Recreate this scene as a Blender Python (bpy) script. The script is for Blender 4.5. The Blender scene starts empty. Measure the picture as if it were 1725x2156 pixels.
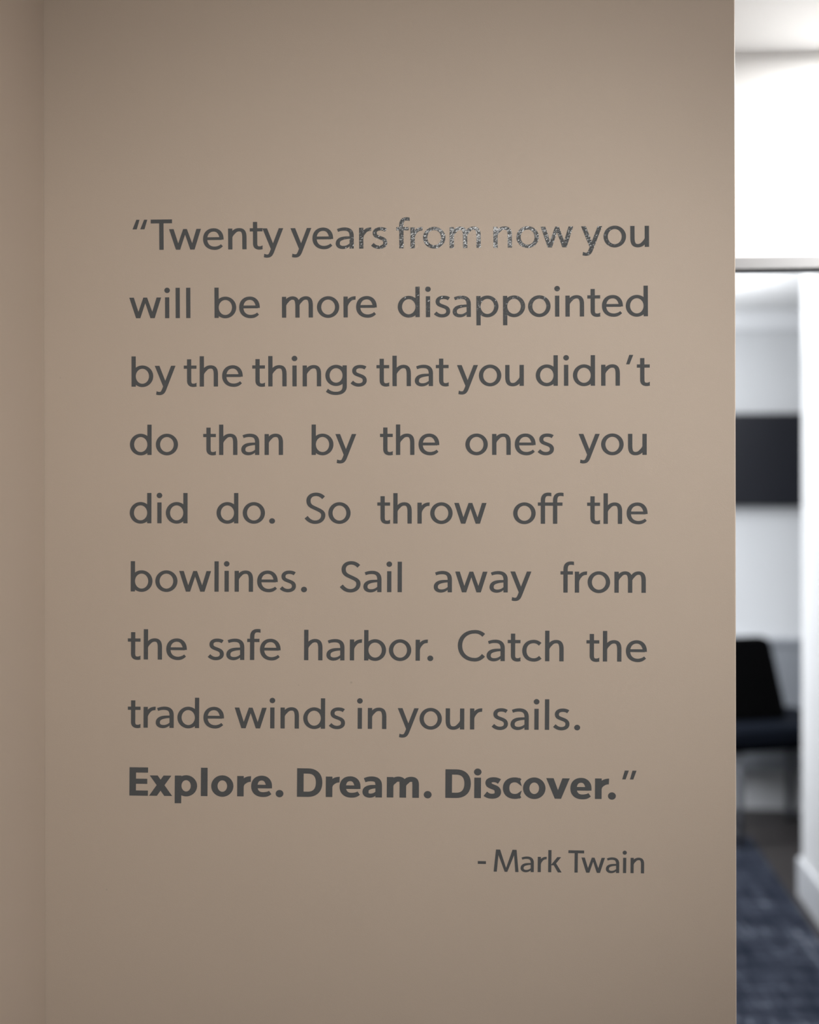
import bpy, bmesh, math, random
from mathutils import Vector, Matrix
from mathutils.geometry import delaunay_2d_cdt
C = bpy.context.scene
COL = C.collection
random.seed(4)
R = math.radians

# ------------------------------------------------------------------ camera, world, lights, exposure
F = 2400.0            # focal length in pixels of the 1725 x 2156 frame
CX, HY = 862.5, 1004.0
EYE = 1.6
cam = bpy.data.cameras.new('camera'); camo = bpy.data.objects.new('camera', cam); COL.objects.link(camo)
camo.location = (0, 0, EYE); camo.rotation_euler = (R(90), 0, 0)
cam.sensor_width = 36; cam.sensor_height = 36; cam.sensor_fit = 'AUTO'
cam.lens = F / 2156 * 36
cam.shift_y = -(1078 - HY) / 2156
cam.dof.use_dof = True; cam.dof.focus_distance = 1.597; cam.dof.aperture_fstop = 1.5
cam.clip_start = .05
C.camera = camo

w = bpy.data.worlds.new('world'); C.world = w; w.use_nodes = True
w.node_tree.nodes['Background'].inputs[0].default_value = (.95, .97, 1, 1)
w.node_tree.nodes['Background'].inputs[1].default_value = .10

def area(name, loc, aim, sx, sy, power, col):
    l = bpy.data.lights.new(name, 'AREA'); l.shape = 'RECTANGLE'; l.size = sx; l.size_y = sy
    l.energy = power; l.color = col
    o = bpy.data.objects.new(name, l); COL.objects.link(o); o.location = loc
    o.rotation_euler = (Vector(aim) - Vector(loc)).to_track_quat('-Z', 'Y').to_euler()
    return o
# added soft fill for the lettered wall, behind and to the right of the viewer
area('hall_fill', (1.62, -.55, 1.50), (.3, 1.6, 1.5), .9, 1.1, 6, (1, .985, .96))
# added spot whose soft cone imitates lens vignetting on the wall, and a slim linear lamp (its reflection is the glitter in the top line)
def spot(name, loc, aim, angle, power, rad, col):
    l = bpy.data.lights.new(name, 'SPOT'); l.energy = power; l.color = col; l.spot_size = R(angle); l.spot_blend = 1
    l.shadow_soft_size = rad
    o = bpy.data.objects.new(name, l); COL.objects.link(o); o.location = loc
    o.rotation_euler = (Vector(aim) - Vector(loc)).to_track_quat('-Z', 'Y').to_euler()
spot('vignette_spot', (1.12, -.42, 2.36), (-.08, 1.6, 1.47), 46, 106, .05, (1, .975, .945))
area('linear_ceiling_lamp', (.12, -.36, 2.36), (.12, 1.6, 1.1), .46, .016, 6, (1, .985, .955))
# passage lamp past the end of the lettered wall, and ceiling lamps of the room beyond
area('passage_ceiling_lamp', (1.02, 1.86, 2.385), (1.02, 1.90, 0), .30, .16, 24, (1, .985, .96))
area('room_ceiling_lamp', (1.10, 3.35, 2.385), (1.10, 3.35, 0), .4, .4, 16, (.95, .975, 1))
area('room_ceiling_lamp', (.45, 4.5, 2.385), (.75, 4.7, 0), .4, .3, 20, (.93, .965, 1))
area('room_ceiling_fill', (.95, 4.5, 1.95), (.95, 4.72, 2.4), .5, .3, 13, (.95, .975, 1))  # added unseen light, aimed up to brighten the far ceiling
ww = area('far_wall_fill', (.15, 4.55, 1.45), (1.55, 5.5, .65), .8, .8, 11, (.93, .96, 1)); ww.data.spread = R(95)  # added unseen fill that lifts the far wall, kept off the partition

vs = C.view_settings
vs.view_transform = 'Standard'; vs.look = 'None'; vs.exposure = 0; vs.gamma = 1; vs.use_curve_mapping = False

# ------------------------------------------------------------------ materials
def mat(name, col, rough=.6, spec=.5, metal=0.0, build=None):
    m = bpy.data.materials.new(name); m.use_nodes = True
    nt = m.node_tree; b = nt.nodes['Principled BSDF']
    b.inputs['Base Color'].default_value = (*col, 1); b.inputs['Roughness'].default_value = rough
    b.inputs['Specular IOR Level'].default_value = spec; b.inputs['Metallic'].default_value = metal
    if build: build(nt, b)
    return m
def N(nt, t, **kw):
    n = nt.nodes.new(t)
    for k, v in kw.items():
        if k in n.inputs.keys(): n.inputs[k].default_value = v
        else: setattr(n, k, v)
    return n
def obj_coord(nt, scale=(1, 1, 1)):
    t = N(nt, 'ShaderNodeTexCoord'); m = N(nt, 'ShaderNodeMapping'); m.inputs['Scale'].default_value = scale
    nt.links.new(t.outputs['Object'], m.inputs['Vector']); return m.outputs['Vector']
def ramp(nt, fac, stops):
    r = N(nt, 'ShaderNodeValToRGB'); e = r.color_ramp.elements
    while len(e) < len(stops): e.new(.5)
    for i, (p, c) in enumerate(stops): e[i].position = p; e[i].color = (*c, 1)
    nt.links.new(fac, r.inputs[0]); return r.outputs[0]
def bump(nt, b, h, strength, dist):
    n = N(nt, 'ShaderNodeBump', Strength=strength, Distance=dist)
    nt.links.new(h, n.inputs['Height']); nt.links.new(n.outputs[0], b.inputs['Normal'])

def paint(base, var=.02, sc=900, st=.25, fleck=True):
    def f(nt, b):
        v = obj_coord(nt)
        n1 = N(nt, 'ShaderNodeTexNoise', Scale=2.3, Detail=3.0); nt.links.new(v, n1.inputs['Vector'])
        c = ramp(nt, n1.outputs['Fac'], [(.3, tuple(x * (1 - var) for x in base)), (.7, tuple(x * (1 + var) for x in base))])
        if fleck:      # a few scuffs and nicks in the paint
            k = None
            for x, z, r_, q_ in ((-.0818, 1.311, .0022, 1.0), (-.156, 1.307, .0017, .6), (-.428, 1.017, .0018, .8), (-.494, 1.74, .0016, .6)):
                g = N(nt, 'ShaderNodeNewGeometry'); mp = N(nt, 'ShaderNodeMapping'); mp.inputs['Location'].default_value = (-x, 0, -z)
                mp.inputs['Scale'].default_value = (1, 0, 1)
                nt.links.new(g.outputs['Position'], mp.inputs['Vector'])
                ln = N(nt, 'ShaderNodeVectorMath', operation='LENGTH'); nt.links.new(mp.outputs[0], ln.inputs[0])
                mr = N(nt, 'ShaderNodeMapRange'); mr.inputs['From Min'].default_value = r_ * .3; mr.inputs['From Max'].default_value = r_
                mr.inputs['To Min'].default_value = 1 - .2 * q_; mr.inputs['To Max'].default_value = 1
                nt.links.new(ln.outputs['Value'], mr.inputs['Value'])
                if k is None: k = mr.outputs[0]
                else:
                    mm = N(nt, 'ShaderNodeMath', operation='MULTIPLY'); nt.links.new(k, mm.inputs[0]); nt.links.new(mr.outputs[0], mm.inputs[1]); k = mm.outputs[0]
            mx = N(nt, 'ShaderNodeMixRGB', blend_type='MULTIPLY'); mx.inputs[0].default_value = 1
            nt.links.new(c, mx.inputs[1]); nt.links.new(k, mx.inputs[2]); c = mx.outputs[0]
        nt.links.new(c, b.inputs['Base Color'])
        n2 = N(nt, 'ShaderNodeTexNoise', Scale=float(sc), Detail=2.0); nt.links.new(v, n2.inputs['Vector'])
        bump(nt, b, n2.outputs['Fac'], st, .0004)
    return f
TAUPE = (.530, .438, .357)
M_taupe = mat('taupe_eggshell_paint', TAUPE, .55, .35, build=paint(TAUPE))
M_white = mat('white_wall_paint', (.86, .86, .86), .6, .3, build=paint((.86, .86, .86), .01, 500, .15, False))
M_ceil = mat('ceiling_paint', (.86, .86, .86), .8, .2, build=paint((.86, .86, .86), .01, 300, .15, False))
M_grey = mat('pale_grey_paint', (.58, .59, .605), .65, .3, build=paint((.58, .59, .605), .02, 500, .15, False))
M_trim = mat('white_gloss_trim', (.74, .75, .77), .4, .4, build=paint((.74, .75, .77), .01, 200, .05, False))
def f_alu(nt, b):
    v = obj_coord(nt, (3, 300, 300)); n = N(nt, 'ShaderNodeTexNoise', Scale=6.0); nt.links.new(v, n.inputs['Vector'])
    bump(nt, b, n.outputs['Fac'], .1, .0003)
M_alu = mat('satin_aluminium', (.25, .25, .255), .5, .4, .2, f_alu)
M_seal = mat('dark_door_seal', (.13, .14, .155), .6, build=f_alu)
def f_vinyl(nt, b):      # film with a fine embossed grain: every small facet leans its own way and may catch a lamp
    g = N(nt, 'ShaderNodeNewGeometry')
    mr = N(nt, 'ShaderNodeMapping'); mr.inputs['Rotation'].default_value = (0, R(32), 0)
    nt.links.new(g.outputs['Position'], mr.inputs['Vector'])
    mp = N(nt, 'ShaderNodeMapping'); mp.inputs['Scale'].default_value = (500, 50, 900)
    nt.links.new(mr.outputs[0], mp.inputs['Vector'])
    vo = N(nt, 'ShaderNodeTexVoronoi', Scale=1.0); nt.links.new(mp.outputs[0], vo.inputs['Vector'])
    sc = N(nt, 'ShaderNodeSeparateColor'); nt.links.new(vo.outputs['Color'], sc.inputs[0])
    def m(op, x, y):
        n = N(nt, 'ShaderNodeMath', operation=op)
        for i, q_ in enumerate((x, y)):
            if isinstance(q_, (int, float)): n.inputs[i].default_value = q_
            else: nt.links.new(q_, n.inputs[i])
        return n.outputs[0]
    z = m('MULTIPLY', m('SUBTRACT', m('ADD', sc.outputs[0], sc.outputs[1]), 1.0), GZ)
    x = m('MULTIPLY', m('SUBTRACT', sc.outputs[2], .5), GX)
    cb_ = N(nt, 'ShaderNodeCombineXYZ'); nt.links.new(x, cb_.inputs[0]); nt.links.new(z, cb_.inputs[2])
    ad = N(nt, 'ShaderNodeVectorMath', operation='ADD'); nt.links.new(g.outputs['Normal'], ad.inputs[0]); nt.links.new(cb_.outputs[0], ad.inputs[1])
    no = N(nt, 'ShaderNodeVectorMath', operation='NORMALIZE'); nt.links.new(ad.outputs[0], no.inputs[0])
    nt.links.new(no.outputs[0], b.inputs['Normal'])
GX, GZ = .10, .050
M_vinyl = mat('grey_vinyl_film', (.095, .099, .102), .10, .14, build=f_vinyl)
def f_carpet(nt, b):
    v = obj_coord(nt, (1, 1, 1))
    n0 = N(nt, 'ShaderNodeTexNoise', Scale=2.2, Detail=2.0); nt.links.new(v, n0.inputs['Vector'])
    mp = N(nt, 'ShaderNodeMapping'); mp.inputs['Scale'].default_value = (15, 2.2, 1); mp.inputs['Rotation'].default_value = (0, 0, R(24))
    nt.links.new(v, mp.inputs['Vector'])
    n1 = N(nt, 'ShaderNodeTexNoise', Scale=1.0, Detail=5.0, Roughness=.7, Distortion=1.6); nt.links.new(mp.outputs[0], n1.inputs['Vector'])
    mp2 = N(nt, 'ShaderNodeMapping'); mp2.inputs['Scale'].default_value = (2.4, 13, 1); mp2.inputs['Rotation'].default_value = (0, 0, R(-12))
    nt.links.new(v, mp2.inputs['Vector'])
    n2 = N(nt, 'ShaderNodeTexNoise', Scale=1.0, Detail=5.0, Roughness=.7, Distortion=1.2); nt.links.new(mp2.outputs[0], n2.inputs['Vector'])
    mx = N(nt, 'ShaderNodeMixRGB', blend_type='MIX'); nt.links.new(n0.outputs['Fac'], mx.inputs[0])
    nt.links.new(n1.outputs['Fac'], mx.inputs[1]); nt.links.new(n2.outputs['Fac'], mx.inputs[2])
    c = ramp(nt, mx.outputs[0], [(.38, (.012, .016, .028)), (.49, (.032, .038, .056)), (.55, (.056, .064, .088)), (.62, (.19, .205, .245))])
    nt.links.new(c, b.inputs['Base Color'])
    n3 = N(nt, 'ShaderNodeTexNoise', Scale=400.0); nt.links.new(v, n3.inputs['Vector']); bump(nt, b, n3.outputs['Fac'], .5, .003)
M_carpet = mat('navy_streaked_carpet', (.05, .06, .08), .95, .1, build=f_carpet)
def f_wood(nt, b):
    v = obj_coord(nt, (3, 40, 1)); n = N(nt, 'ShaderNodeTexNoise', Scale=2.0, Detail=4.0); nt.links.new(v, n.inputs['Vector'])
    nt.links.new(ramp(nt, n.outputs['Fac'], [(.3, (.040, .036, .036)), (.7, (.062, .056, .054))]), b.inputs['Base Color'])
M_wood = mat('dark_brown_plank', (.05, .045, .045), .5, .3, build=f_wood)
def f_fab(nt, b):
    v = obj_coord(nt); n = N(nt, 'ShaderNodeTexNoise', Scale=500.0); nt.links.new(v, n.inputs['Vector']); bump(nt, b, n.outputs['Fac'], .4, .001)
M_black = mat('black_upholstery', (.0015, .0015, .0018), .9, .08, build=f_fab)
M_navy = mat('navy_seat_fabric', (.003, .0055, .012), .8, .2, build=f_fab)
M_leg = mat('dark_grey_metal', (.11, .115, .13), .4, .5, .1, f_alu)
M_screen = mat('dark_screen', (.014, .015, .020), .35, .4, build=f_fab)
M_bezel = mat('black_plastic', (.008, .008, .009), .5, build=f_fab)
M_cab = mat('grey_laminate', (.24, .255, .28), .5, .4, build=paint((.24, .255, .28), .03, 400, .1, False))
M_top = mat('grey_worktop', (.24, .255, .28), .5, .4, build=paint((.24, .255, .28), .03, 400, .1, False))

# ------------------------------------------------------------------ helpers
def link(name, bm, m, parent=None, smooth=False, bev=0):
    me = bpy.data.meshes.new(name); bm.normal_update(); bm.to_mesh(me); bm.free()
    me.materials.append(m)
    if smooth:
        for p in me.polygons: p.use_smooth = True
    o = bpy.data.objects.new(name, me); COL.objects.link(o)
    if parent: o.parent = parent
    if bev:
        b = o.modifiers.new('bevel', 'BEVEL'); b.width = bev; b.segments = 3; b.limit_method = 'ANGLE'
    return o
def box(bm, x0, x1, y0, y1, z0, z1, f=lambda p: p):
    vs_ = [bm.verts.new(f(Vector(p))) for p in ((x0,y0,z0),(x1,y0,z0),(x1,y1,z0),(x0,y1,z0),(x0,y0,z1),(x1,y0,z1),(x1,y1,z1),(x0,y1,z1))]
    for q in ((0,3,2,1),(4,5,6,7),(0,1,5,4),(1,2,6,5),(2,3,7,6),(3,0,4,7)):
        bm.faces.new([vs_[i] for i in q])
def prism(bm, poly, z0, z1):
    a = [bm.verts.new((x, y, z0)) for x, y in poly]; b = [bm.verts.new((x, y, z1)) for x, y in poly]
    bm.faces.new(a[::-1]); bm.faces.new(b)
    n = len(poly)
    for i in range(n): bm.faces.new((a[i], a[(i+1) % n], b[(i+1) % n], b[i]))
def tube(bm, pts, r, seg=10):
    pts = [Vector(p) for p in pts]; rings = []
    for i, p in enumerate(pts):
        t = ((pts[min(i+1, len(pts)-1)] - pts[i]).normalized() + (pts[i] - pts[max(i-1, 0)]).normalized()).normalized()
        u = t.cross(Vector((.31, .17, .93))).normalized(); v_ = t.cross(u)
        rings.append([bm.verts.new(p + r * (math.cos(a) * u + math.sin(a) * v_)) for a in [2*math.pi*k/seg for k in range(seg)]])
    for A, B in zip(rings, rings[1:]):
        for k in range(seg): bm.faces.new((A[k], A[(k+1) % seg], B[(k+1) % seg], B[k]))
    bm.faces.new(rings[0][::-1]); bm.faces.new(rings[-1])
def struct(name, bm, m, bev=0, label=None):
    o = link(name, bm, m, bev=bev); o['kind'] = 'structure'
    if label: o['label'] = label
    return o
def thing(name, label, cat, loc=(0, 0, 0), rz=0, group=None):
    o = bpy.data.objects.new(name, None); COL.objects.link(o); o.location = loc; o.rotation_euler = (0, 0, rz)
    o.empty_display_size = .1
    o['label'] = label; o['category'] = cat
    if group: o['group'] = group
    return o

# ------------------------------------------------------------------ structure
# lettered wall: plane Y = WY - WT * X
WY, WT = 1.6, .024
def wy(x): return WY - WT * x
def on_wall(u, v):
    rx, rz = (u - CX) / F, (HY - v) / F
    Y = WY / (1 + WT * rx)
    return Vector((rx * Y, Y, EYE + rz * Y))
CEIL = 2.40
XR, XL = on_wall(1550.3, HY).x, on_wall(93.5, HY).x
lean = .0017
bm = bmesh.new()
def leanf(p): return Vector((p.x - lean * (p.z - EYE), p.y, p.z))
th = .125
vsb = []
for z in (0, CEIL):
    x0, x1 = XL - .12, XR
    vsb.append([bm.verts.new(leanf(Vector(p))) for p in ((x0, wy(x0), z), (x1, wy(x1), z), (x1, wy(x1) + th, z), (x0, wy(x0) + th, z))])
A, B = vsb
bm.faces.new(A[::-1]); bm.faces.new(B)
for i in range(4): bm.faces.new((A[i], A[(i+1) % 4], B[(i+1) % 4], B[i]))
struct('wall_center', bm, M_taupe, bev=.0025, label='taupe painted wall that carries the grey lettering')
# side wall of the hall, meeting the lettered wall in the inside corner
bm = bmesh.new()
box(bm, XL - .12, XL, -2.2, wy(XL) - .0005, 0, CEIL, leanf)
struct('wall_left', bm, M_taupe, label='taupe side wall meeting the lettered wall at the corner')

# the rooms past the wall are turned 5 degrees against the view
TH = R(5.0); ct, st_ = math.cos(TH), math.sin(TH)
def rm(p): return Vector((p[0] * ct + p[1] * st_, -p[0] * st_ + p[1] * ct, p[2]))
DB = 2.202           # face of the wall over the doorway
FB = 5.61            # far wall
PA = 1.112           # partition face
def rbox(name, m, a0, a1, b0, b1, z0, z1, bev=0, label=None):
    bm = bmesh.new(); box(bm, a0, a1, b0, b1, z0, z1, rm); return struct(name, bm, m, bev, label)
HEAD = EYE + (HY - 571) / F * 2.15
rbox('wall_door_header', M_white, -.9, 2.6, DB, DB + .10, HEAD + .026, CEIL, label='white wall above the doorway')
bm = bmesh.new(); box(bm, -.9, .28, DB, DB + .10, 0, HEAD + .026, rm); struct('wall_door_left', bm, M_white)
bm = bmesh.new(); box(bm, PA, 2.6, DB, DB + .10, 0, HEAD + .026, rm); struct('wall_door_right', bm, M_white)
rbox('trim_1', M_alu, .28, PA, DB - .012, DB + .012, HEAD + .003, HEAD + .026, .001, 'satin metal rail across the head of the doorway')
rbox('trim_2', M_seal, .28, PA, DB - .008, DB + .012, HEAD - .002, HEAD + .003, label='dark seal under the metal rail')
rbox('wall_partition', M_white, PA, PA + .12, DB + .10, 4.462, 0, CEIL, .004, 'white partition wall at the right of the doorway')
rbox('baseboard_partition', M_trim, PA - .015, PA, DB + .10, 4.477, 0, .147, .004, 'white baseboard of the partition')
rbox('baseboard_partition_end', M_trim, PA, PA + .12, 4.462, 4.477, 0, .147, .003)
rbox('wall_back', M_grey, -.9, 3.3, FB, FB + .1, 0, CEIL, label='pale grey far wall of the room')
rbox('trim_3', M_trim, -.9, 3.3, FB - .03, FB, 2.305, CEIL, .004, 'white band along the top of the far wall')
rbox('wall_room_left', M_white, -1.0, -.9, DB, FB + .1, 0, CEIL)
rbox('wall_room_right', M_grey, 3.3, 3.4, DB, FB + .1, 0, CEIL)
# floors and ceiling
bm = bmesh.new(); box(bm, -2.2, 4.2, -2.4, 6.0, -.12, -.004); struct('floor', bm, M_wood, label='dark brown floor')
rbox('floor_carpet', M_carpet, -2.0, 1.07, -2.2, 5.18, -.004, .0, label='navy carpet with pale scratchy streaks')
bm = bmesh.new(); box(bm, -2.2, 4.2, -2.4, 6.0, CEIL, CEIL + .1); struct('ceiling', bm, M_ceil)
# right-hand wall of the passage, out of the picture
bm = bmesh.new(); box(bm, 1.75, 1.87, -2.2, 2.05, 0, CEIL); struct('wall_right', bm, M_white)

# ------------------------------------------------------------------ far room things
def px(u, v, Y): return Vector(((u - CX) / F * Y, Y, EYE + (HY - v) / F * Y))
# television on the far wall
tv = thing('television', 'dark flat television on the pale grey far wall beside the white partition', 'television', rm((1.12, FB, 1.68)), -TH)
bm = bmesh.new(); box(bm, -.40, .40, -.062, -.03, -.222, .222); link('housing', bm, M_bezel, tv, bev=.006)
bm = bmesh.new(); box(bm, -.388, .388, -.0645, -.062, -.208, .210); link('screen', bm, M_screen, tv)
bm = bmesh.new(); box(bm, -.12, .12, -.03, -.004, -.1, .1); link('wall_bracket', bm, M_bezel, tv)
# wall-hung cabinet
cb = thing('wall_cabinet', 'low grey cabinet hung on the far wall behind the black chair', 'cabinet', rm((1.20, FB, 0)), -TH)
bm = bmesh.new(); box(bm, -.80, .80, -.05, 0, .20, .80); link('body', bm, M_cab, cb, bev=.002)
bm = bmesh.new(); box(bm, -.81, .81, -.075, 0, .80, .825); link('top', bm, M_top, cb, bev=.003)
for k in range(4):
    bm = bmesh.new(); box(bm, -.797 + k*.4, -.403 + k*.4, -.068, -.05, .203, .795); link('door', bm, M_cab, cb, bev=.002)
# chair
ch = thing('side_chair', 'black upholstered chair with grey metal legs standing by the far wall', 'chair', (1.62, 5.12, 0), R(12))
# backrest: tapering padded panel, rounded top corners; seen three-quarter
def padded(outline, y0, y1, name, m, parent, bev):
    bm = bmesh.new()
    a = [bm.verts.new((x, y0, z)) for x, z in outline]; b = [bm.verts.new((x, y1, z)) for x, z in outline]
    bm.faces.new(a); bm.faces.new(b[::-1]); n = len(outline)
    for i in range(n): bm.faces.new((a[(i+1) % n], a[i], b[i], b[(i+1) % n]))
    bmesh.ops.recalc_face_normals(bm, faces=bm.faces)
    return link(name, bm, m, parent, smooth=False, bev=bev)
out = [(-.33, .55)]
for k in range(7):
    a = R(180 - 15 * k); out.append((-.265 + .045 * math.cos(a), .85 + .045 * math.sin(a)))
for k in range(7):
    a = R(90 - 13 * k); out.append((-.085 + .045 * math.cos(a), .85 + .045 * math.sin(a)))
out += [(.035, .55), (.02, .53), (-.31, .53)]
padded(out, -.09, -.035, 'backrest', M_black, ch, .012)
bm = bmesh.new(); box(bm, -.36, .24, -.20, .20, .435, .525); link('seat', bm, M_navy, ch, bev=.025)
bm = bmesh.new(); box(bm, -.34, .22, -.18, .18, .412, .437); link('seat_frame', bm, M_black, ch, bev=.004)
for x, y in ((-.235, -.16), (.19, -.16), (-.235, .16), (.19, .16)):
    bm = bmesh.new(); tube(bm, [(x, y, .412), (x, y, .2), (x, y, 0.0)], .016); link('leg', bm, M_leg, ch, smooth=True)
for x in (-.235, .19):
    bm = bmesh.new(); tube(bm, [(x, -.16, .05), (x, .16, .05)], .010); link('stretcher', bm, M_leg, ch, smooth=True)

# ------------------------------------------------------------------ lettering: own humanist letterforms
U = WY / F / 4.539          # metres per drawing unit (one unit = 1/4.539 px)
def bez(p0, p1, p2, p3, n=9):
    return [((1-t)**3*p0[0]+3*(1-t)**2*t*p1[0]+3*(1-t)*t*t*p2[0]+t**3*p3[0],
             (1-t)**3*p0[1]+3*(1-t)**2*t*p1[1]+3*(1-t)*t*t*p2[1]+t**3*p3[1]) for t in [i/n for i in range(1, n+1)]]
def path(start, *segs):
    pts = [start]
    for s in segs:
        if len(s) == 2: pts.append(s)
        else: pts += bez(pts[-1], s[0:2], s[2:4], s[4:6])
    return pts
def stroke(pts, wv=41, wh=32, w0=None, w1=None, fade=.35, cap0=None, cap1=None):
    """quads along pts; width wv where the stroke runs vertically, wh where it runs level;
    w0 / w1: narrowed width at start / end; cap0 / cap1: direction of the end cut"""
    n = len(pts); L = [0]
    for a, b in zip(pts, pts[1:]): L.append(L[-1] + math.hypot(b[0]-a[0], b[1]-a[1]))
    l, r = [], []
    for i, p in enumerate(pts):
        a, b = pts[max(i-1, 0)], pts[min(i+1, n-1)]
        d1 = Vector((pts[i][0]-a[0], pts[i][1]-a[1])); d2 = Vector((b[0]-pts[i][0], b[1]-pts[i][1]))
        if d1.length: d1.normalize()
        if d2.length: d2.normalize()
        t = (d1 + d2).normalized()
        wd = math.hypot(wv * t.y, wh * t.x); s = L[i] / L[-1]
        if w0 is not None and s < fade: k = s / fade; k = k*k*(3-2*k); wd = w0 + (wd - w0) * k
        if w1 is not None and s > 1 - fade: k = (1 - s) / fade; k = k*k*(3-2*k); wd = w1 + (wd - w1) * k
        nrm = Vector((-t.y, t.x))
        if i == 0 and cap0: c = Vector(cap0).normalized(); nrm = c / max(.3, abs(c.dot(nrm))) * (1 if c.dot(nrm) > 0 else -1)
        if i == n-1 and cap1: c = Vector(cap1).normalized(); nrm = c / max(.3, abs(c.dot(nrm))) * (1 if c.dot(nrm) > 0 else -1)
        l.append((p[0] + nrm.x*wd/2, p[1] + nrm.y*wd/2)); r.append((p[0] - nrm.x*wd/2, p[1] - nrm.y*wd/2))
    return [[l[i], l[i+1], r[i+1], r[i]] for i in range(n-1)]
def ring(cx, cy, rx, ry, wv=41, wh=32, n=44):
    """elliptical ring given by its centre line"""
    q = []
    for i in range(n):
        a, b = 2*math.pi*i/n, 2*math.pi*(i+1)/n
        o = lambda t: (cx + (rx+wv/2)*math.cos(t), cy + (ry+wh/2)*math.sin(t))
        k = lambda t: (cx + (rx-wv/2)*math.cos(t), cy + (ry-wh/2)*math.sin(t))
        q.append([o(a), o(b), k(b), k(a)])
    return q
def rect(x0, y0, x1, y1): return [[(x0, y0), (x1, y0), (x1, y1), (x0, y1)]]
def para(xb, yb, xt, yt, wb, wt=None):     # leaning bar with level ends, x = centres
    wt = wb if wt is None else wt
    return [[(xb-wb/2, yb), (xb+wb/2, yb), (xt+wt/2, yt), (xt-wt/2, yt)]]
def disc(cx, cy, rx, ry=None, n=30):
    ry = ry or rx
    return [[(cx + rx*math.cos(2*math.pi*i/n), cy + ry*math.sin(2*math.pi*i/n)) for i in range(n)]]
def mir(qs, cx): return [[(2*cx - x, y) for x, y in q] for q in qs]
def rot(qs, cx, cy): return [[(2*cx - x, 2*cy - y) for x, y in q] for q in qs]

def arch(x0, x1, w=41, y=100, top=188, wh=32):      # shoulder from stem right edge x0 to leg centre x1
    mid = x0 + (x1 - x0) * .56
    return stroke(path((x0-9, y+8), (x0-6, y+52, x0+22, top, mid, top), (x1-12, top, x1, top-26, x1, top-74), (x1, 0)), w, wh, w0=15, fade=.20, cap1=(1, 0))
n_ = rect(0, 0, 41, 200) + arch(41, 157)
G = {}      # glyph -> (quads, left bearing, right bearing, width)
G['o'] = (ring(107, 100, 86.5, 88), 14, 14, 214)
bowl_b = ring(105, 100, 84.5, 88)
G['b'] = (rect(0, 0, 41, 291) + bowl_b, 29, 14, 210)
G['d'] = (mir(G['b'][0], 105), 14, 29, 210)
G['p'] = (rect(0, -80, 41, 200) + ring(105.5, 100, 85, 88), 29, 14, 211)
G['g'] = (mir(ring(103, 104, 82.5, 85.5), 103) +
          stroke(path((185.5, 200), (185.5, 0), (185.5, -48, 150, -68, 103, -68), (68, -68, 42, -60, 15, -38)), 41, 31, cap1=(-.55, -.85), cap0=(1, 0)), 14, 29, 206)
G['n'] = (n_, 29, 26, 178)
G['h'] = (rect(0, 0, 41, 291) + arch(41, 156), 29, 26, 177)
G['m'] = (rect(0, 0, 41, 200) + arch(41, 149) + arch(168, 277), 29, 26, 298)
G['u'] = (rot(n_, 89, 100), 25, 29, 178)
G['r'] = (rect(0, 0, 41, 200) + stroke(path((33, 100), (36, 152, 60, 187, 116, 186)), 36, 33, w0=15, fade=.5, cap1=(.06, 1)), 29, -7, 116)
e_path = path((180, 94), (180, 150, 150, 188, 103, 188), (52, 188, 20.5, 152, 20.5, 100), (20.5, 46, 58, 12, 112, 12), (140, 12, 163, 22, 182, 40))
G['e'] = (stroke(e_path, 41, 32, cap0=(1, 0), w0=38, w1=27, fade=.12) + rect(28, 91, 180, 118), 14, 13, 200)
G['t'] = (stroke(path((51, 262), (51, 55), (51, 26, 66, 12, 92, 12), (104, 12, 112, 14, 122, 18)), 41, 32, cap0=(1, 0), cap1=(.06, 1)) + rect(0, 171, 122, 202), 5, 3, 122)
G['i'] = (rect(0, 0, 41, 200) + disc(20.5, 267, 27, 26), 29, 29, 41)
G['l'] = (rect(0, 0, 41, 291), 29, 29, 41)
s_path = path((141, 173), (126, 185, 108, 188, 88, 188), (55, 188, 33, 172, 33, 148), (33, 118, 60, 113, 85, 103), (112, 93, 134, 84, 134, 55), (134, 28, 110, 12, 76, 12), (50, 12, 28, 22, 10, 41))
G['s'] = (stroke(s_path, 39, 32), 9, 11, 154)
G['a'] = (stroke(path((18, 175), (42, 185, 62, 188, 84, 188), (128, 188, 153.5, 168, 153.5, 122), (153.5, 0)), 41, 32, w0=29, fade=.3, cap1=(1, 0)) +
          stroke(path((145, 107), (72, 106, 20, 96, 20, 51), (20, 26, 42, 12, 70, 12), (103, 12, 126, 28, 145, 48)), 40, 31, w0=23, w1=20, fade=.32), 11, 23, 174)
G['w'] = (para(86, 0, 22, 198, 42, 44) + para(86, 0, 154, 198, 40, 36) + para(224, 0, 154, 198, 40, 36) + para(224, 0, 286, 198, 42, 44), 3, 4, 308)
G['y'] = (para(102, 0, 22.5, 200, 42, 45) + stroke(path((179, 200), (101, 0), (90, -28), (77, -58, 66, -66, 45, -66), (33, -66, 26, -64, 15, -60)), 41, 31, cap0=(1, 0), cap1=(.15, 1)), -3, -4, 201)
G['f'] = (stroke(path((48, 0), (48, 222), (48, 262, 66, 281, 98, 281), (110, 281, 119, 280, 128, 278)), 41, 32, cap0=(1, 0), cap1=(-.02, 1)) + rect(0, 172, 118, 203), 4, -9, 118)
G['c'] = (stroke(path((171, 162), (152, 180, 132, 188, 110, 188), (56, 188, 20.5, 152, 20.5, 100), (20.5, 48, 56, 12, 110, 12), (134, 12, 154, 20, 173, 38)), 41, 32), 14, 8, 182)
G['k'] = (rect(0, 0, 41, 291) + para(58, 92, 143, 200, 50, 50) + para(152, 0, 78, 122, 50, 44), 29, 2, 177)
G['T'] = (rect(0, 254, 206, 291) + rect(82, 0, 124, 291), 4, 4, 206)
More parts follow.
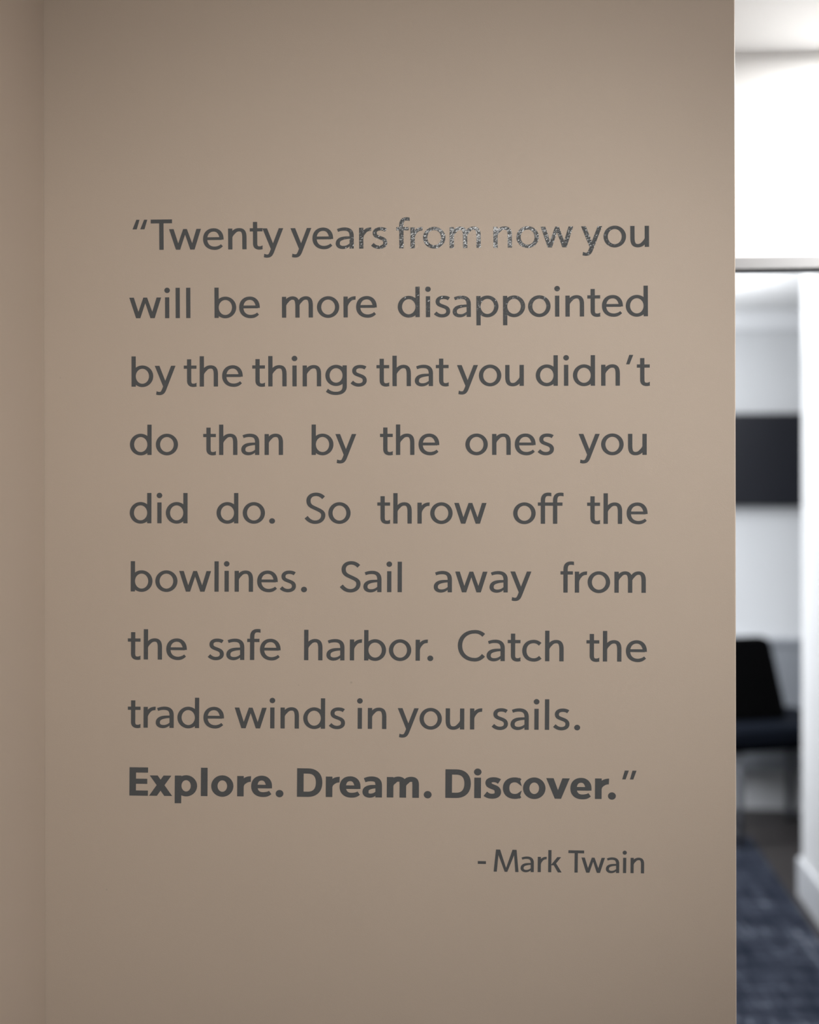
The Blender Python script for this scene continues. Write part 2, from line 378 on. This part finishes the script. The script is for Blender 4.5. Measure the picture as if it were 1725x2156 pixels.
G['S'] = (stroke(path((178, 246), (156, 270, 132, 279, 105, 279), (64, 279, 33, 255, 33, 217), (33, 168, 72, 158, 108, 141), (146, 123, 175, 112, 175, 79), (175, 38, 140, 12, 98, 12), (60, 12, 32, 32, 11, 60)), 41, 33), 12, 14, 195)
G['C'] = (stroke(path((247, 245), (222, 270, 194, 279, 163, 279), (80, 279, 21, 225, 21, 146), (21, 66, 80, 12, 160, 12), (194, 12, 221, 25, 245, 55)), 42, 34), 14, 8, 256)
G['M'] = (para(21, 0, 48, 291, 42, 38) + para(163, 0, 58, 291, 34, 50) + para(163, 0, 270, 291, 34, 50) + para(306, 0, 280, 291, 42, 38), 16, 16, 327)
G['.'] = (disc(28.5, 23, 28.5, 26.5), 20, 20, 57)
G['-'] = (rect(0, 100, 107, 136), 10, 10, 107)
G['“'] = (para(20.5, 198, 53, 290, 41, 31) + para(95.5, 198, 128, 290, 41, 31), 10, 10, 144)
G['”'] = (para(16, 188, 43, 272, 32, 38) + para(89, 188, 116, 272, 32, 38), 10, 10, 135)
G['’'] = (para(16, 203, 49, 293, 32, 38), 10, 10, 68)

BV, BH = 63, 48
def barch(x0, x1): 
    mid = x0 + (x1 - x0) * .52
    return stroke(path((x0-14, 108), (x0-10, 150, x0+10, 176, mid, 176), (x1-8, 176, x1, 158, x1, 112), (x1, 0)), BV, BH, w0=26, fade=.2, cap1=(1, 0))
GB = {}
GB['o'] = (ring(107.5, 98, 76.5, 79, BV-2, BH), 13, 13, 215)
GB['p'] = (rect(0, -70, 63, 195) + ring(109.5, 98, 75.5, 78, BV-2, BH-1), 27, 13, 216)
GB['E'] = (rect(0, 0, 63, 272) + rect(0, 222, 179, 272) + rect(0, 114, 172, 163) + rect(0, 0, 179, 50), 27, 12, 179)
GB['x'] = (para(185, 0, 44, 195, 76) + para(38, 0, 177, 195, 76), 3, 3, 222)
GB['l'] = (rect(0, 0, 64, 272), 27, 27, 64)
GB['i'] = (rect(0, 0, 64, 195) + disc(32, 249, 36, 33), 27, 27, 64)
GB['r'] = (rect(0, 0, 63, 195) + stroke(path((50, 95), (54, 142, 80, 166, 132, 168)), 52, 54, w0=26, fade=.5, cap1=(.04, 1)), 27, -6, 132)
GB['e'] = (stroke(path((174, 80), (176, 140, 148, 177, 104, 177), (58, 177, 31, 146, 31, 98), (31, 48, 64, 19, 112, 19), (142, 19, 164, 24, 184, 40)), BV-2, BH-2, w0=54, w1=40, fade=.12, cap0=(1, 0)) + rect(50, 79, 176, 113), 13, 12, 204)
GB['D'] = (rect(0, 0, 63, 273) + stroke(path((30, 248), (105, 248), (176, 248, 212, 206, 212, 138), (212, 68, 174, 25, 103, 25), (30, 25)), BV-1, 50), 27, 13, 243)
GB['a'] = (stroke(path((22, 163), (46, 174, 66, 177, 90, 177), (138, 177, 157, 154, 157, 112), (157, 0)), BV, BH-2, w0=42, fade=.25, cap1=(1, 0)) +
           stroke(path((135, 103), (66, 103, 31, 86, 31, 54), (31, 30, 48, 16, 74, 16), (100, 16, 118, 28, 135, 44)), 60, 40, w0=32, w1=28, fade=.3), 10, 27, 188)
GB['m'] = (rect(0, 0, 63, 195) + barch(63, 153.5) + barch(185, 276), 27, 25, 307)
GB['s'] = (stroke(path((147, 160), (130, 172, 112, 177, 92, 177), (62, 177, 44, 166, 44, 147), (44, 122, 66, 116, 92, 106), (116, 97, 132, 86, 132, 58), (132, 34, 112, 19, 78, 19), (50, 19, 32, 26, 13, 42)), 62, 47), 9, 10, 164)
GB['c'] = (stroke(path((168, 158), (150, 172, 132, 177, 114, 177), (62, 177, 31, 146, 31, 98), (31, 50, 62, 19, 114, 19), (134, 19, 152, 24, 168, 36)), 62, 47, cap0=(-.3, 1), cap1=(.3, 1)), 13, 6, 180)
GB['v'] = (para(111, 0, 34, 195, 60, 70) + para(111, 0, 187, 195, 60, 70), 2, 2, 221)
GB['.'] = (disc(37.5, 29, 37.5, 35), 20, 20, 75)

def covered(p, polys):
    for g in polys:
        if not (min(q.x for q in g) <= p.x <= max(q.x for q in g) and min(q.y for q in g) <= p.y <= max(q.y for q in g)): continue
        odd = False
        for a, b in zip(g, g[1:] + g[:1]):
            if (a.y > p.y) != (b.y > p.y) and p.x < (b.x - a.x) * (p.y - a.y) / (b.y - a.y) + a.x: odd = not odd
        if odd: return True
    return False
def glyph_mesh(quads, name, t=1.6):
    """union of all pieces as one clean outline, given the thickness of the film"""
    vs_, fs = [], []
    for q in quads:
        area2 = sum(q[i][0]*q[(i+1) % len(q)][1] - q[(i+1) % len(q)][0]*q[i][1] for i in range(len(q)))
        if abs(area2) < 1e-3: continue
        if area2 < 0: q = q[::-1]
        fs.append(list(range(len(vs_), len(vs_)+len(q)))); vs_ += [Vector(p) for p in q]
    ov, oe, of, _1, _2, src = delaunay_2d_cdt(vs_, [], fs, 0, 1e-3)
    of = [f for f in of if covered(((ov[f[0]] + ov[f[1]] + ov[f[2]]) / 3), [[vs_[i] for i in g] for g in fs])]
    bm = bmesh.new()
    V = [bm.verts.new((p.x * U, 0, p.y * U)) for p in ov]
    for f in of: bm.faces.new([V[i] for i in f])
    # front faces must look towards -Y
    bm.normal_update()
    for f in bm.faces:
        if f.normal.y > 0: f.normal_flip()
    r = bmesh.ops.extrude_face_region(bm, geom=list(bm.faces))
    bmesh.ops.translate(bm, vec=(0, -t * U, 0), verts=[g for g in r['geom'] if isinstance(g, bmesh.types.BMVert)])
    bmesh.ops.recalc_face_normals(bm, faces=bm.faces)
    me = bpy.data.meshes.new(name); bm.to_mesh(me); bm.free(); me.materials.append(M_vinyl); return me
cache = {}
def part_name(c): return {'.': 'period', '-': 'hyphen', '“': 'quotation_mark', '”': 'quotation_mark', '’': 'apostrophe'}.get(c, 'letter')
def put(c, u, v, ang, table, k, parent, bold):
    key = (c, bold)
    if key not in cache: cache[key] = glyph_mesh(table[c][0], part_name(c))
    o = bpy.data.objects.new(part_name(c), cache[key]); COL.objects.link(o)
    p = on_wall(u, v)
    if parent:
        o.parent = parent; p = p - parent.location
    o.location = p
    o.rotation_euler = Matrix.Rotation(-math.atan(WT), 4, 'Z').__matmul__(Matrix.Rotation(ang, 4, 'Y')).to_euler()
    o.scale = (k, 1, k)
    if bold: o['label'] = 'bold ' + ('letter' if c.isalpha() else 'period')
def write(word, u0, u1, base, parent, table=G, k=1.0, bold=False):
    """set a word so that it spans photo columns u0..u1 on its baseline"""
    (xa, ya), (xb, yb) = base
    sl = (yb - ya) / (xb - xa)
    sc = k / 4.539 * (1 + 1e-5 * ((u0 + u1) / 2 - CX))
    adv = [0.0]
    for a, b in zip(word, word[1:]):
        gb_ = (table[b] if b in table else G[b])
        adv.append(adv[-1] + (table[a][3] + table[a][2] + gb_[1]) * sc)
    last = table[word[-1]]
    width = adv[-1] + last[3] * sc
    if word == 'off': width += 10 * sc
    extra = ((u1 - u0) - width) / max(1, len(word) - 1)
    for i, c in enumerate(word):
        u = u0 + adv[i] + extra * i
        put(c, u, ya + sl * (u - xa), math.atan(sl), table, k, parent, bold)
    if abs(extra) > .6: print('SPACING', word, round(extra, 2))
A_ = lambda x0, z: x0 + z / 4.539
B_ = lambda x0, z: x0 + z / 4.7917
q = thing('wall_quotation', 'grey cut vinyl quotation in nine lines on the taupe wall, ending in a bold line', 'lettering', on_wall(820, 1100))
L1 = ((343, 526.1), (1365, 519.9))
for wd, a, b in (('“', B_(260, 93), B_(260, 245)), ('T', B_(260, 277), B_(260, 495)), ('wenty', B_(260, 462), B_(260, 1615)),
                 ('years', 612.1, 816.0), ('from', 835.0, 1012.7), ('now', 1039.2, 1207.2), ('you', 1224.1, 1366.9)):
    write(wd, a, b, L1, q)
lines = [
 (((300, 670.1), (1360, 666.0)), [('will', A_(260, 57), A_(260, 641)), ('be', A_(260, 871), A_(260, 1306)), ('more', A_(260, 1516), A_(620, 790)), ('disappointed', A_(620, 989), A_(1000, 1654))]),
 (((280, 814.2), (1360, 812.0)), [('by', A_(260, 78), A_(260, 500)), ('the', A_(260, 578), A_(260, 1143)), ('things', A_(260, 1232), A_(620, 693)), ('that', A_(620, 785), A_(620, 1475)),
                                  ('you', A_(620, 1555), A_(1000, 469)), ('didn', A_(1000, 583), A_(1000, 1387)), ('’', A_(1000, 1447), A_(1000, 1515)), ('t', A_(1000, 1550), A_(1000, 1672))]),
 (((300, 957.9), (1360, 957.7)), [('do', A_(260, 62), A_(260, 523)), ('than', A_(260, 763), A_(260, 1527)), ('by', A_(620, 165), A_(620, 593)), ('the', A_(620, 819), A_(620, 1387)), ('ones', A_(620, 1635), A_(1000, 757)), ('you', A_(1000, 993), A_(1000, 1643))]),
 (((300, 1101.6), (1340, 1103.0)), [('did', A_(260, 60), A_(260, 614)), ('do', A_(260, 890), A_(260, 1354)), ('.', A_(260, 1393), A_(260, 1451)), ('So', A_(620, 102), A_(620, 538)), ('throw', A_(620, 793), A_(1000, 112)),
                                    ('off', A_(1000, 367), A_(1000, 848)), ('the', A_(1000, 1074), A_(1000, 1652))]),
 (((275, 1245.2), (1340, 1248.0)), [('bowlines', A_(260, 70), A_(260, 1650)), ('.', A_(620, 64), A_(620, 122)), ('Sail', A_(620, 438), A_(620, 1028)), ('away', A_(620, 1332), A_(1000, 541)), ('from', A_(1000, 819), A_(1000, 1634))]),
 (((300, 1388.4), (1340, 1393.0)), [('the', A_(260, 42), A_(260, 608)), ('safe', A_(260, 808), A_(260, 1504)), ('harbor', A_(620, 93), A_(620, 1275)), ('.', A_(620, 1271), A_(620, 1329)), ('Catch', A_(620, 1562), A_(1000, 849)), ('the', A_(1000, 1067), A_(1000, 1645))]),
 (((300, 1532.0), (1200, 1536.8)), [('trade', A_(260, 42), A_(260, 963)), ('winds', A_(260, 1063), A_(620, 485)), ('in', A_(620, 605), A_(620, 880)), ('your', A_(620, 988), A_(1000, 70)), ('sails', A_(1000, 163), A_(1000, 905)), ('.', A_(1000, 950), A_(1000, 1008))]),
]
for base, words in lines:
    for wd, a, b in words: write(wd, a, b, base, q)
BL = ((290, 1675.0), (1250, 1682.0))
for wd, a, b in (('Explore', A_(260, 57), A_(260, 1423)), ('.', A_(260, 1455), A_(260, 1531)), ('Dream', A_(620, 25), A_(620, 1190)), ('.', A_(620, 1237), A_(620, 1313)),
                 ('Discover', A_(620, 1443), A_(1000, 1281)), ('.', A_(1000, 1273), A_(1000, 1350))):
    write(wd, a, b, BL, q, GB, 1.0, True)
write('”', A_(1000, 1408), A_(1000, 1546), BL, q)
q2 = thing('wall_attribution', 'small grey vinyl name line under the quotation, at its lower right', 'lettering', on_wall(1180, 1820))
ML = ((1050, 1835.1), (1350, 1838.4))
for wd, a, b in (('-', A_(1000, 28), A_(1000, 105)), ('Mark', A_(1000, 180), A_(1000, 830)), ('T', A_(1000, 893), A_(1000, 1042)), ('wain', A_(1000, 1018), A_(1000, 1618))):
    write(wd, a, b, ML, q2, G, .725)
